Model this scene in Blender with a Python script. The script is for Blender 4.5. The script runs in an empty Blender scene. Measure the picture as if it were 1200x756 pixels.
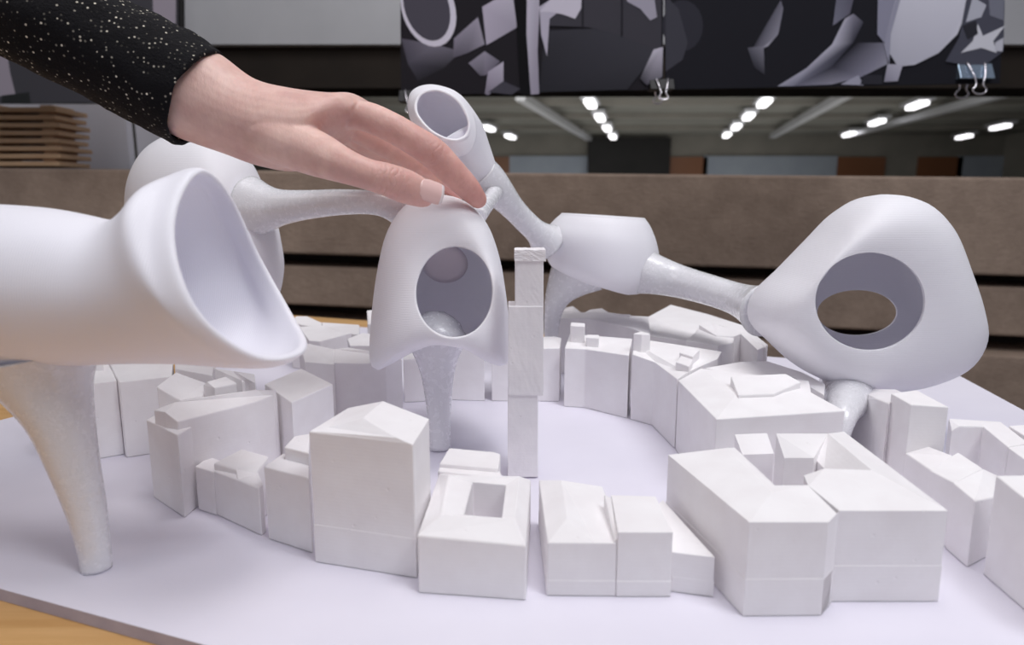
import bpy, bmesh, math, random
from mathutils import Vector, Matrix
random.seed(7)
SC = bpy.context.scene
COL = SC.collection
# ------------------------------------------------------------------ camera geometry (metres; board top is z = 0)
TH = math.radians(10); F = 800.0; H = 0.16
S_, C_ = math.sin(TH), math.cos(TH)
def ray(px, py):
    a = (px-600)/F; b = -(py-378)/F
    return (a, C_+b*S_, -S_+b*C_)
def W(px, py, z=0.0):                 # point of height z
    r = ray(px, py); t = (z-H)/r[2]
    return Vector((r[0]*t, r[1]*t, z))
def D(px, py, y):                     # point at distance y
    r = ray(px, py); t = y/r[1]
    return Vector((r[0]*t, y, H+r[2]*t))
def rm(px, py, y, r):                 # radius in metres of r pixels at that distance
    p = D(px, py, y); d = p.y*C_-(p.z-H)*S_
    return r*d/F
# ------------------------------------------------------------------ object helpers
def lin(c):
    return tuple(((x/255)/12.92 if x/255 <= .04045 else ((x/255+.055)/1.055)**2.4) for x in c)+(1,)
def link(name, me, mat=None, parent=None, smooth=False):
    o = bpy.data.objects.new(name, me); COL.objects.link(o)
    if mat:
        for m in (mat if isinstance(mat, (list, tuple)) else [mat]): me.materials.append(m)
    if parent: o.parent = parent
    if smooth:
        for p in me.polygons: p.use_smooth = True
    return o
def frombm(name, bm, mat=None, parent=None, smooth=False):
    bmesh.ops.recalc_face_normals(bm, faces=bm.faces)
    me = bpy.data.meshes.new(name); bm.to_mesh(me); bm.free()
    return link(name, me, mat, parent, smooth)
def tag(o, label=None, cat=None, group=None, kind=None):
    if label: o['label'] = label
    if cat: o['category'] = cat
    if group: o['group'] = group
    if kind: o['kind'] = kind
    return o
def empty(name, loc, label, cat, group=None):
    o = bpy.data.objects.new(name, None); COL.objects.link(o); o.location = loc
    o.empty_display_size = .02
    bpy.context.view_layer.update()
    return tag(o, label, cat, group)
def kid(o, root):                     # parent keeping world-space mesh coordinates
    o.parent = root; o.matrix_parent_inverse = Matrix.Translation(-root.location)
    return o
def boxbm(bm, p0, p1):
    vs = [bm.verts.new((x, y, z)) for x in (p0[0], p1[0]) for y in (p0[1], p1[1]) for z in (p0[2], p1[2])]
    for f in ((0,1,3,2),(4,6,7,5),(0,4,5,1),(2,3,7,6),(0,2,6,4),(1,5,7,3)):
        bm.faces.new([vs[i] for i in f])
def prism(bm, pts, d):                # extrude polygon pts by vector d
    a = [bm.verts.new(p) for p in pts]; b = [bm.verts.new(Vector(p)+Vector(d)) for p in pts]
    n = len(a); bm.faces.new(a); bm.faces.new(b[::-1])
    for i in range(n): bm.faces.new((a[i], b[i], b[(i+1)%n], a[(i+1)%n]))
def bevel(o, w=.0007, seg=2, ang=30):
    m = o.modifiers.new('bevel', 'BEVEL'); m.width = w; m.segments = seg
    m.limit_method = 'ANGLE'; m.angle_limit = math.radians(ang)
# ------------------------------------------------------------------ materials
def nt(name):
    m = bpy.data.materials.new(name); m.use_nodes = True
    return m, m.node_tree, m.node_tree.nodes['Principled BSDF']
def noise(t, scale, detail=4, rough=.55, vec=None, stretch=None):
    tc = t.nodes.new('ShaderNodeTexCoord'); n = t.nodes.new('ShaderNodeTexNoise')
    n.inputs['Scale'].default_value = scale; n.inputs['Detail'].default_value = detail; n.inputs['Roughness'].default_value = rough
    if stretch:
        mp = t.nodes.new('ShaderNodeMapping'); mp.inputs['Scale'].default_value = stretch
        t.links.new(tc.outputs['Object'], mp.inputs['Vector']); t.links.new(mp.outputs[0], n.inputs['Vector'])
    else: t.links.new(tc.outputs['Object'], n.inputs['Vector'])
    return n
def ramp(t, src, c0, c1, p0=.35, p1=.65):
    r = t.nodes.new('ShaderNodeValToRGB'); e = r.color_ramp.elements
    e[0].position = p0; e[0].color = c0; e[1].position = p1; e[1].color = c1
    t.links.new(src, r.inputs[0]); return r
def bump(t, b, src, strength, dist, prev=None):
    n = t.nodes.new('ShaderNodeBump'); n.inputs['Strength'].default_value = strength; n.inputs['Distance'].default_value = dist
    t.links.new(src, n.inputs['Height'])
    if prev: t.links.new(prev.outputs[0], n.inputs['Normal'])
    t.links.new(n.outputs[0], b.inputs['Normal']); return n
def matte(name, c0, c1=None, scale=60, rough=.8, bs=.25, bd=.0005, bscale=400, spec=.3, stretch=None):
    m, t, b = nt(name)
    b.inputs['Roughness'].default_value = rough; b.inputs['Specular IOR Level'].default_value = spec
    n = noise(t, scale, stretch=stretch); r = ramp(t, n.outputs['Fac'], lin(c0), lin(c1 or c0))
    t.links.new(r.outputs[0], b.inputs['Base Color'])
    if bs:
        n2 = noise(t, bscale, 3); bump(t, b, n2.outputs['Fac'], bs, bd)
    return m
def plaster(name, c0, c1, pits=True, rough_bs=.16):
    m, t, b = nt(name); b.inputs['Roughness'].default_value = .75; b.inputs['Specular IOR Level'].default_value = .25
    n = noise(t, 45); r = ramp(t, n.outputs['Fac'], lin(c0), lin(c1)); t.links.new(r.outputs[0], b.inputs['Base Color'])
    n2 = noise(t, 200, 4, .55); p = bump(t, b, n2.outputs['Fac'], rough_bs, .0006)
    # casting layers: fine horizontal lines
    tc = t.nodes.new('ShaderNodeTexCoord'); w = t.nodes.new('ShaderNodeTexWave'); w.bands_direction = 'Z'
    w.inputs['Scale'].default_value = 190; w.inputs['Distortion'].default_value = 1.5; w.inputs['Detail'].default_value = 1
    t.links.new(tc.outputs['Object'], w.inputs['Vector']); p = bump(t, b, w.outputs['Fac'], .06, .0002, p)
    if pits:
        v = t.nodes.new('ShaderNodeTexVoronoi'); v.inputs['Scale'].default_value = 95
        t.links.new(tc.outputs['Object'], v.inputs['Vector'])
        r2 = ramp(t, v.outputs['Distance'], (0,0,0,1), (1,1,1,1), .045, .085)
        bump(t, b, r2.outputs[0], .35, .0006, p)
    return m
M = {}
M['plaster'] = plaster('cast_plaster', (240,237,238), (245,243,244))
M['plaster_rough'] = plaster('rough_cast_plaster', (236,233,236), (243,240,242), rough_bs=.6)
M['plaster_warm'] = plaster('warm_plaster', (230,221,217), (238,230,227))
M['board'] = matte('white_board', (226,223,235), (232,229,240), 8, .6, .05, .0002, 300, .35)
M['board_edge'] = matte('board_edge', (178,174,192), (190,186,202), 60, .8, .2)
def printed(name, c, axis='Z', rough=.5, sss=0.0, trans=0.0, scale=330, bs=.18):
    m, t, b = nt(name); b.inputs['Base Color'].default_value = lin(c); b.inputs['Roughness'].default_value = rough
    b.inputs['Specular IOR Level'].default_value = .4
    b.inputs['Subsurface Weight'].default_value = sss; b.inputs['Subsurface Radius'].default_value = (.004,.004,.004); b.inputs['Subsurface Scale'].default_value = 1
    b.inputs['Transmission Weight'].default_value = trans
    tc = t.nodes.new('ShaderNodeTexCoord'); w = t.nodes.new('ShaderNodeTexWave'); w.bands_direction = axis
    w.inputs['Scale'].default_value = scale; w.inputs['Distortion'].default_value = .8; w.inputs['Detail'].default_value = 2
    t.links.new(tc.outputs['Object'], w.inputs['Vector'])
    p = bump(t, b, w.outputs['Fac'], bs, .0003)
    n2 = noise(t, 30, 1); bump(t, b, n2.outputs['Fac'], .10, .003, p)
    return m
M['print'] = printed('printed_white_plastic', (241,240,247), sss=.45)
M['print_x'] = printed('printed_white_plastic_side_layers', (240,239,247), 'X', sss=.3)
def frosted(name, scale=300):
    m = printed(name, (234,234,238), 'Z', .3, 0, .06, scale, .10)
    t = m.node_tree; b = t.nodes['Principled BSDF']; b.inputs['IOR'].default_value = 1.35; b.inputs['Specular IOR Level'].default_value = .7
    b.inputs['Subsurface Weight'].default_value = .35; b.inputs['Subsurface Scale'].default_value = 1; b.inputs['Subsurface Radius'].default_value = (.005,.005,.005)
    n = noise(t, 260, 2); r = ramp(t, n.outputs['Fac'], (.2,.2,.2,1), (.3,.3,.3,1)); t.links.new(r.outputs[0], b.inputs['Roughness'])
    nb = [x for x in t.nodes if x.type == 'BUMP']; n5 = noise(t, 900, 2); bump(t, b, n5.outputs['Fac'], .35, .0006, b.inputs['Normal'].links[0].from_node)
    b.inputs['Coat Weight'].default_value = .5; b.inputs['Coat Roughness'].default_value = .15
    return m
M['frost'] = frosted('frosted_printed_plastic')
M['thin'], _t, _b = nt('thin_translucent_plastic'); _b.inputs['Base Color'].default_value = lin((240,236,240)); _b.inputs['Roughness'].default_value = .6
_tr = _t.nodes.new('ShaderNodeBsdfTranslucent'); _tr.inputs[0].default_value = lin((245,240,244)); _ms = _t.nodes.new('ShaderNodeMixShader'); _ms.inputs[0].default_value = .6
_t.links.new(_b.outputs[0], _ms.inputs[1]); _t.links.new(_tr.outputs[0], _ms.inputs[2]); _t.links.new(_ms.outputs[0], _t.nodes['Material Output'].inputs[0])
def wood(name, c0, c1, stretch=(3,60,60)):
    m, t, b = nt(name); b.inputs['Roughness'].default_value = .45
    n = noise(t, 4, 8, .65, stretch=stretch); r = ramp(t, n.outputs['Fac'], lin(c0), lin(c1), .3, .7)
    t.links.new(r.outputs[0], b.inputs['Base Color']); bump(t, b, n.outputs['Fac'], .1, .0005)
    return m
M['wood'] = wood('oak_table', (196,150,92), (222,180,124), (2,30,30))
M['wood_stack'] = wood('pale_slats', (196,160,124), (222,190,152))
def concrete(name, c0, c1):
    m, t, b = nt(name); b.inputs['Roughness'].default_value = .85
    n = noise(t, 14, 10, .72); r = ramp(t, n.outputs['Fac'], lin(c0), lin(c1), .3, .7); t.links.new(r.outputs[0], b.inputs['Base Color'])
    n2 = noise(t, 130, 4, .6, stretch=(.6,1,1)); bump(t, b, n2.outputs['Fac'], .5, .004)
    return m
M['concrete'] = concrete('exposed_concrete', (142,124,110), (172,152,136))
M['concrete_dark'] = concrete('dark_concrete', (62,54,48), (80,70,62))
M['grey_wall'] = matte('painted_grey_wall', (176,178,182), (186,188,192), 3, .8, .1, .001, 60)
M['dark'] = matte('dark_recess', (38,33,29), (46,40,35), 5, .9, 0)
M['hallwall'] = matte('hall_wall', (116,114,108), (128,125,118), 1, .9, 0)
M['hallpanel'] = matte('hall_pale_panel', (140,148,160), (150,158,168), 1, .8, 0)
M['pale_panel'] = matte('pale_blank_panel', (212,212,220), (220,220,228), 3, .8, 0)
M['halldoor'] = wood('brown_door', (104,66,42), (124,80,52))
M['black'] = matte('black_panel', (20,19,20), (26,25,25), 2, .6, 0)
M['ceiling'] = matte('hall_ceiling', (112,112,106), (124,124,118), 1, .9, 0)
M['floor'] = matte('grey_floor', (96,90,84), (112,104,98), 3, .6, 0)
M['steel'] = nt('galvanised_duct')[0]; _b = M['steel'].node_tree.nodes['Principled BSDF']; _b.inputs['Base Color'].default_value = lin((190,192,196)); _b.inputs['Metallic'].default_value = .6; _b.inputs['Roughness'].default_value = .4
M['lamp'], _t, _b = nt('lamp_tube'); _b.inputs['Emission Color'].default_value = (1,.98,1,1); _b.inputs['Emission Strength'].default_value = 2.6
M['clip'] = nt('black_clip_metal')[0]; _b = M['clip'].node_tree.nodes['Principled BSDF']; _b.inputs['Base Color'].default_value = lin((14,14,18)); _b.inputs['Roughness'].default_value = .6
M['clip_silver'] = nt('shiny_clip_metal')[0]; _b = M['clip_silver'].node_tree.nodes['Principled BSDF']; _b.inputs['Base Color'].default_value = lin((150,168,186)); _b.inputs['Roughness'].default_value = .25; _b.inputs['Metallic'].default_value = .8
M['wire'] = nt('clip_wire')[0]; _b = M['wire'].node_tree.nodes['Principled BSDF']; _b.inputs['Base Color'].default_value = lin((225,222,228)); _b.inputs['Roughness'].default_value = .2; _b.inputs['Metallic'].default_value = .9
# picture print: flat image colours stored per corner
M['picture'], _t, _b = nt('photo_print'); _b.inputs['Roughness'].default_value = .8; _b.inputs['Specular IOR Level'].default_value = .1
_a = _t.nodes.new('ShaderNodeVertexColor'); _a.layer_name = 'ink'; _t.links.new(_a.outputs['Color'], _b.inputs['Base Color'])
# skin
M['skin'], _t, _b = nt('skin')
_b.inputs['Roughness'].default_value = .5; _b.inputs['Subsurface Weight'].default_value = .25; _b.inputs['Subsurface Scale'].default_value = .004
_b.inputs['Subsurface Radius'].default_value = (1,.35,.2)
_n = noise(_t, 38, 4, .6); _r = ramp(_t, _n.outputs['Fac'], lin((214,170,160)), lin((236,200,188)), .35, .65); _t.links.new(_r.outputs[0], _b.inputs['Base Color'])
_tc = _t.nodes.new('ShaderNodeTexCoord'); _sx = _t.nodes.new('ShaderNodeSeparateXYZ'); _t.links.new(_tc.outputs['Object'], _sx.inputs[0])
_g = _t.nodes.new('ShaderNodeMapRange'); _g.inputs['From Min'].default_value = -.085; _g.inputs['From Max'].default_value = -.02; _g.inputs['To Max'].default_value = .75; _t.links.new(_sx.outputs[0], _g.inputs['Value'])
_mk = _t.nodes.new('ShaderNodeMix'); _mk.data_type = 'RGBA'; _mk.blend_type = 'MULTIPLY'; _t.links.new(_g.outputs[0], _mk.inputs[0]); _t.links.new(_r.outputs[0], _mk.inputs[6]); _mk.inputs[7].default_value = (1,.78,.78,1)
_t.links.new(_mk.outputs[2], _b.inputs['Base Color'])
_n2 = noise(_t, 420, 4, .6, stretch=(1.6,.6,.8)); _p = bump(_t, _b, _n2.outputs['Fac'], .35, .0007)
_n3 = noise(_t, 90, 4, .6, stretch=(1.6,.6,.7)); _p = bump(_t, _b, _n3.outputs['Fac'], .25, .0012, _p)
def crease(p, q, y0, y1, R_, freq, amt):
    global _p
    a, b_ = D(p[0],p[1],y0), D(q[0],q[1],y1); ax = (b_-a).normalized(); c = (a+b_)/2
    sub = _t.nodes.new('ShaderNodeVectorMath'); sub.operation = 'SUBTRACT'; _t.links.new(_tc.outputs['Object'], sub.inputs[0]); sub.inputs[1].default_value = c
    dt = _t.nodes.new('ShaderNodeVectorMath'); dt.operation = 'DOT_PRODUCT'; _t.links.new(sub.outputs[0], dt.inputs[0]); dt.inputs[1].default_value = ax
    ln = _t.nodes.new('ShaderNodeVectorMath'); ln.operation = 'LENGTH'; _t.links.new(sub.outputs[0], ln.inputs[0])
    mk = _t.nodes.new('ShaderNodeMapRange'); mk.inputs['From Min'].default_value = R_; mk.inputs['From Max'].default_value = R_*.5; _t.links.new(ln.outputs['Value'], mk.inputs['Value'])
    nn = noise(_t, 140, 2); ad = _t.nodes.new('ShaderNodeMath'); ad.operation = 'MULTIPLY_ADD'; ad.inputs[1].default_value = .007; _t.links.new(nn.outputs['Fac'], ad.inputs[0]); _t.links.new(dt.outputs['Value'], ad.inputs[2])
    sn = _t.nodes.new('ShaderNodeMath'); sn.operation = 'MULTIPLY'; sn.inputs[1].default_value = freq; _t.links.new(ad.outputs[0], sn.inputs[0])
    s2 = _t.nodes.new('ShaderNodeMath'); s2.operation = 'SINE'; _t.links.new(sn.outputs[0], s2.inputs[0])
    s3 = _t.nodes.new('ShaderNodeMath'); s3.operation = 'ABSOLUTE'; _t.links.new(s2.outputs[0], s3.inputs[0])
    s4 = _t.nodes.new('ShaderNodeMath'); s4.operation = 'POWER'; s4.inputs[1].default_value = .5; _t.links.new(s3.outputs[0], s4.inputs[0])
    m = _t.nodes.new('ShaderNodeMath'); m.operation = 'MULTIPLY'; _t.links.new(s4.outputs[0], m.inputs[0]); _t.links.new(mk.outputs[0], m.inputs[1])
    _p = bump(_t, _b, m.outputs[0], amt, .0011, _p)
crease((448,206),(466,213),.352,.355,.012,1000,.3)
crease((505,176),(522,194),.398,.405,.011,1000,.22)
crease((540,210),(552,224),.405,.41,.009,1100,.2)
M['nail'], _t, _b = nt('fingernail'); _b.inputs['Base Color'].default_value = lin((236,198,192)); _b.inputs['Roughness'].default_value = .22
M['nail_tip'], _t, _b = nt('fingernail_edge'); _b.inputs['Base Color'].default_value = lin((240,226,226)); _b.inputs['Roughness'].default_value = .25
# sleeve: black knit with metallic specks
M['sleeve'], _t, _b = nt('black_sparkly_knit')
_tc = _t.nodes.new('ShaderNodeTexCoord'); _v = _t.nodes.new('ShaderNodeTexVoronoi'); _v.inputs['Scale'].default_value = 400; _v.inputs['Randomness'].default_value = .55
_t.links.new(_tc.outputs['Object'], _v.inputs['Vector'])
_d = ramp(_t, _v.outputs['Distance'], (1,1,1,1), (0,0,0,1), .17, .28)
_sep = _t.nodes.new('ShaderNodeSeparateColor'); _t.links.new(_v.outputs['Color'], _sep.inputs[0])
_pw = _t.nodes.new('ShaderNodeMath'); _pw.operation = 'POWER'; _pw.inputs[1].default_value = 3.0; _t.links.new(_sep.outputs[0], _pw.inputs[0])
_m = _t.nodes.new('ShaderNodeMath'); _m.operation = 'MULTIPLY'; _t.links.new(_d.outputs[0], _m.inputs[0]); _t.links.new(_pw.outputs[0], _m.inputs[1])
_mx = _t.nodes.new('ShaderNodeMix'); _mx.data_type = 'RGBA'; _t.links.new(_m.outputs[0], _mx.inputs[0])
_mx.inputs[6].default_value = lin((17,16,20)); _mx.inputs[7].default_value = (1,.93,.78,1)
_t.links.new(_mx.outputs[2], _b.inputs['Base Color']); _b.inputs['Roughness'].default_value = .75; _b.inputs['Specular IOR Level'].default_value = .15
_w = noise(_t, 700, 3, .7); bump(_t, _b, _w.outputs['Fac'], .8, .0015)

# ------------------------------------------------------------------ blocks of the plaster city: roofs as faces, walls drop to the board
def V(v):
    if len(v) == 6: p = W(v[0], v[1], v[2]); return Vector((p.x+v[3], p.y+v[4], v[5]))   # hidden point: offset from a seen one
    return W(*v)
def solid(bm, faces, z0=0.0):
    vm, top = {}, []
    for f in faces:
        vs = []
        for v in f:
            if v not in vm: vm[v] = bm.verts.new(V(v))
            vs.append(vm[v])
        top.append(bm.faces.new(vs))
    be = [e for f in top for e in f.edges if len(e.link_faces) == 1]
    be = list(dict.fromkeys(be)); low = {}
    for e in be:
        for v in e.verts:
            if v not in low: low[v] = bm.verts.new((v.co.x, v.co.y, z0))
    ne = []
    for e in be:
        a, b = e.verts
        f = bm.faces.new((a, b, low[b], low[a]))
        ne += [x for x in f.edges if x.verts[0] in low.values() and x.verts[1] in low.values()]
def block(label, solids, group='white plaster model houses', mat='plaster', bev=.0006, name='model_building', parts=(), seam=0):
    bm = bmesh.new()
    for s in solids:
        solid(bm, s[1:] if isinstance(s[0], float) else s, s[0] if isinstance(s[0], float) else 0.0003)
    if seam:
        for zz in (seam, seam-.0005):
            bmesh.ops.bisect_plane(bm, geom=bm.verts[:]+bm.edges[:]+bm.faces[:], plane_co=(0,0,zz), plane_no=(0,0,1))
        cc = sum((v.co for v in bm.verts), Vector())/len(bm.verts); ed = [v for v in bm.verts if abs(v.co.z-seam) < 1e-5 or abs(v.co.z-seam+.0005) < 1e-5]
        for v in bm.verts:
            if v.co.z < seam-.0003:
                dv = Vector((v.co.x-cc.x, v.co.y-cc.y, 0)); v.co += dv.normalized()*.00028
    o = frombm(name, bm, M[mat]); bevel(o, bev if not seam else .0004, 2)
    c = sum((v.co for v in o.data.vertices), Vector())/len(o.data.vertices); c.z = 0
    o.data.transform(Matrix.Translation(-c)); o.location = c
    bpy.context.view_layer.update()
    for pn, ps in parts:
        b2 = bmesh.new()
        for s in ps: solid(b2, s[1:], s[0])
        q = frombm(pn, b2, M[mat]); bevel(q, bev, 2); q.data.transform(Matrix.Translation(-c)); q.parent = o
    tag(o, label, 'model building', group)
    return o

# A: courtyard block
e1=(783,533,.0395); e2=(878,612,.0395); e3=(971,612,.0392); r1=(850,525,.0440); r2=(904,577,.0435)
i1=(861,524.5,.0425); c1=(908,568.7,.0430); c2=(947,568.7,.0430); c3=(981,602,.0395)
g1=(966,549,.0465); g2=(1021,550.5,.0465); g3=(1111,598.6,.0394); g4=(983.5,598.6,.0394); q=(942,557,.0430)
s1=(970,508,.0460); s2=(989,505.8,.0410)
block('largest plaster block, hipped roofs around a small inner court crossed by a fin', [
  [(e1,r1,r2),(e1,r2,e2),(e2,r2,e3),(r1,i1,c1,r2),(r2,c1,c2),(r2,c2,c3),(r2,c3,e3)],
  [(g1,g2,g3),(g1,g3,g4),(g1,q,c2,g4)],
  [(s1,s2,g3),(s1,g3,g2)],
  [(s1,g2,(966,549.5,.036),(954,537,.037))],
  [((909.6,508,.0490),s1,(954,536.7,.040),(919,536.7,.040))],
  [((861,509,.0405),(899,507.5,.0405),(907,531.6,.0335),(870,533,.0335))],
  [(e3,g4,c3)],
 ], seam=.0160)
# B: low front block
bb=[(631.6,562.6,.0235),(641.8,636.2,.0235),(697,636.6,.0235),(723,636.6,.0235),(657.8,562.6,.0285),(665,606.2,.0285),(706,570,.0235),(711,583,.0235)]
block('low block with hipped roof, flat raised box and lower lean-to, beside the largest block', [
  [(bb[0],bb[1],bb[5],bb[4]),(bb[1],bb[2],bb[5]),(bb[5],bb[2],bb[3],bb[7],bb[6],bb[4])],
  [((716,580,.0285),(768.4,581.5,.0285),(788.8,623.7,.0285),(724,623.7,.0285))],
  [((708,579,.0300),(716,583,.0300),(724,630,.0255),(720,634,.0245))],
  [((777,585.8,.0200),(838.2,653,.0178),(787.3,647,.0178),(760,600,.020))],
 ], seam=.0072)
# C: front block with sunk court
o1=(489,628,.0255); o2=(616.4,639.7,.0240); o3=(622,562.5,.0240); o4=(514.6,555.3,.0255)
p1=(517.5,603,.0305); p2=(603.3,607.5,.0295); p3=(609,558,.0295); p4=(526,557,.0305)
h1=(543.7,603.3,.028); h2=(588,607.7,.028); h3=(593,568.4,.028); h4=(553.8,565.5,.028)
block('small block with a sunken square court, standing in front of the thin tower', [
  [(o1,o2,p2,p1),(o2,o3,p3,p2),(o3,o4,p4,p3),(o4,o1,p1,p4),(p1,p2,h2,h1),(p2,p3,h3,h2),(p3,p4,h4,h3),(p4,p1,h1,h4)],
  [(h1,h2,h3,h4) and ((543.7,603.3,.011),(588,607.7,.011),(593,568.4,.011),(553.8,565.5,.011))],
  [((553,583,.018),(593,590,.018),(593,568.4,.018),(553.8,565.5,.018))],
  [((514.6,543.6,.029),(526.2,524.7,.034),(578.6,529,.034),(586.7,532,.033),(584,549.5,.029))],
  [((513,552,.027),(516,544,.027),(584,549,.027),(590,560,.027))],
 ])
# D: tall block
block('tallest front row block, blank facade with shallow gabled roof and seam near its foot', [
  [((362,505.8,.0615),(384,500.8,.0625),(425.5,489.5,.067),(449.3,470,.067),(408,478,.0615)),
   ((384,500.8,.0625),(465.7,513.4,.0625),(425.5,489.5,.067)),
   ((425.5,489.5,.067),(465.7,513.4,.0625),(484,521,.0605),(503,490.8,.0605),(480.8,483,.0615),(449.3,470,.067)),
   ((362,505.8,.0615),(484,521,.0605),(465.7,513.4,.0625),(384,500.8,.0625))],
 ], seam=.0185)
# E
block('narrow stepped block wedged between the blank-faced tall block and the notched block', [
  [((309,546.7,.0368),(362,560.5,.0368),(362,535,.0368),(332,531,.0368))],
  [((333,524,.043),(362,531,.043),(363,508,.043),(345,511,.043))],
 ])
# F
block('low block with a deep notch cut in its gabled roof line', [
  [((228.3,546.7,.0240),(250,553,.0240),(262,541,.0240),(245,535,.0240))],
  [((250,543,.0275),(276.7,551,.0265),(283,526,.033)),((283,526,.033),(276.7,551,.0265),(278,562,.0245),(300,556,.0245),(315,535,.031))],
  [((250,552,.0240),(303,572,.0247),(308,566.5,.0252),(300,548,.0245),(262,541,.0240))],
 ])
# G
block('long block with pitched roof and blank end wall, behind the notched block', [
  [((180,480.5,.052),(193,482,.0535),(208.3,494.5,.0488),(300,471,.0488),(325,463,.0488),(322,458,.052),(300,456,.0545),(238,465,.0545),(205,472,.0545))],
  [((171.4,491.7,.0445),(208.0,510,.0445),(240,490,.0445),(190,482,.0445))],
 ])
# H
block('square block with one sloping roof, just behind the blank-faced tall block', [
  [((310,450,.0500),(341.7,471.7,.0480),(390,450,.0480),(353,431.7,.0505))],
 ])
# I
block('small wedge-roofed block rising just behind the end of the long pitched block', [
  [((183.4,453,.059),(211.8,470,.050),(238,464,.050),(242,449,.052),(206,436,.060))],
 ])
# J
block('tiny gabled house with bright roof peeking over the long pitched block', [
  [((237.6,451,.0555),(242.7,447,.058),(251.3,454.7,.0555)),((242.7,447,.058),(273.7,438.4,.058),(287.4,447,.0555),(251.3,454.7,.0555))],
  [((250.5,431,.062),(272,434,.062),(284,446,.058),(262,441,.058))],
  [((272,434,.062),(298.6,438,.060),(299,449,.055),(284,446,.055))],
 ])
# K
block('long block with curved roof edges standing behind the leg of the horn-shaped pod', [
  [((66,455,.049),(107.7,449.6,.049),(137,446,.049),(127,423,.053),(106,421,.055),(60,428,.055))],
  [((139.6,448,.0495),(201.5,441,.0495),(203,424,.053),(127,423,.0545))],
 ])
block('pale stepped block tucked under the horn-shaped pod behind the curved-edge block', [
  [((60,424,.060),(120,419,.060),(118,412,.060),(58,416,.060))],
 ])
block('shaded block with a flat top beneath the horn mouth, beside the wedge-roofed block', [
  [((205,432,.056),(249,440,.056),(252,420,.058),(205,415,.058))],
 ])
# L
block('broad block with rounded facade touching the lobe of the hand-held dome', [
  [((350,400,.0475),(391.6,409,.0475),(391.6,427,.0425),(357,424,.0425))],
  [((391.6,425,.0430),(420,426,.0430),(452,425,.0430),(471,421,.0430),(462,408,.0455),(433,411,.0475),(408,407,.0475),(391.6,409,.0475))],
 ])
# M
block('narrow plain block behind the dome pod leg, next to the rounded facade', [[((472.5,421,.036),(499,420,.036),(498,408,.038),(474,408,.038))]])
block('plain block partly behind the dome pod leg, on the side towards the thin tower', [[((528,408,.0435),(567.5,409,.0435),(566,398,.046),(528,397,.046))]])
block('plain block standing behind the thin tower', [[((576,409,.0435),(656,408,.0445),(658,396,.0455),(650,394,.0465),(578,396,.0465))]])
# N
block('block with one big and one small square chimney, facing the open court', [
  [((661.6,408,.0475),(686,409,.0475),(737,416.5,.0485),(741,397,.051),(702,394,.052),(668,391,.051))],
  [], [], ][:1], parts=[('chimney',[[ .045,((668.3,381.5,.0625),(685.4,382.7,.0625),(685.6,378.8,.0625),(669,377.7,.0625))]]),('chimney',[[.046,((686.7,395.5,.0555),(701.8,396.5,.0555),(702,392.5,.0555),(688,392,.0555))]])])
# O
block('bent block with a tall corner chimney and two roof dormers', [
  [((741,415,.050),(767,424,.0475),(793.5,444.5,.0470),(805,436,.0500),(841,420,.0520),(846,412,.050),(763,399,.052),(743,402,.052))],
 ], parts=[('chimney',[[.045,((742,390.8,.0635),(752,391.9,.0635),(762.5,391.5,.0635),(752,388,.0635))]]),
           ('dormer',[[.046,((792,424,.0545),(808,429.5,.0535),(812,421,.0555),(798,416.5,.0555))]]),
           ('dormer',[[.046,((796,413,.0565),(812,418,.0555),(820,410,.0565),(806,406,.0565))]])])
# P
block('large hipped block with a raised roof ledge behind the courtyard block', [
  [((794.7,446,.0465),(821,431.7,.0500),(862.3,462,.0505),(839.5,491.3,.0455)),
   ((839.5,491.3,.0455),(862.3,462,.0505),(950.6,459.6,.0505),(990.3,481.4,.0455)),
   ((862.3,462,.0505),(821,431.7,.0500),(948,446,.0490),(950.6,459.6,.0505))],
  [((865,463,.0515),(856.4,440.8,.0560),(920.9,437.8,.0560),(938.7,447.7,.0540),(907,461.6,.0515))],
 ])
block('low shaded block between the hipped block and the far stepped houses', [
  [((826,431,.0500),(867,424,.0500),(899,423,.0500),(940,436,.0480),(967,450,.0460),(966,463,.0440),(930,442,.0470),(850,437,.049))],
 ], mat='plaster')
# Q : one long facade with a square turret
block('long shaded facade block with a square turret and three stepped sloping roofs', [
  [((1067,474,.0568),(1044,461,.0565),(1074.5,457,.0570),(1112,477,.0560))],
  [((1041,473,.0520),(1025,467,.0450),(1010,466,.0375),(1000,455,.0375),(1050,456,.050),(1062,462,.0520))],
  [((1060.5,531,.0301),(1083,521,.0345),(1116.8,534,.0335),(1092,552,.0305))],
  [((1089,551,.0306),(1122.6,529.7,.0350),(1152,549,.0330),(1118,566,.0325))],
  [((1117,566,.0325),(1152,549,.0335),(1171,558,.0300),(1165,583,.0290),(1143,587,.0315))],
 ], mat='plaster')
block('low block with gabled shaded front and bright roof strips, beyond the turret block', [
  [((1115,504.5,.0330),(1112,490.4,.0345),(1172.6,494,.0345),(1206,519.5,.0325),(1181,523.7,.0320),(1152,499.8,.0347),(1124.4,500.8,.0345))],
  [((1182,498.7,.0350),(1230,496,.0350),(1235,516,.0330),(1206,514,.0330))],
  [((1181,524,.0315),(1206,519.5,.0320),(1260,545,.030),(1230,560,.028))],
 ])
block('plain tall warm-shaded block cut off by the edge of the photo', [
  [((1166.8,557,.0455),(1300,556,.0455),(1420,650,.0400),(1270,640,.0400))],
 ], mat='plaster')
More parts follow.
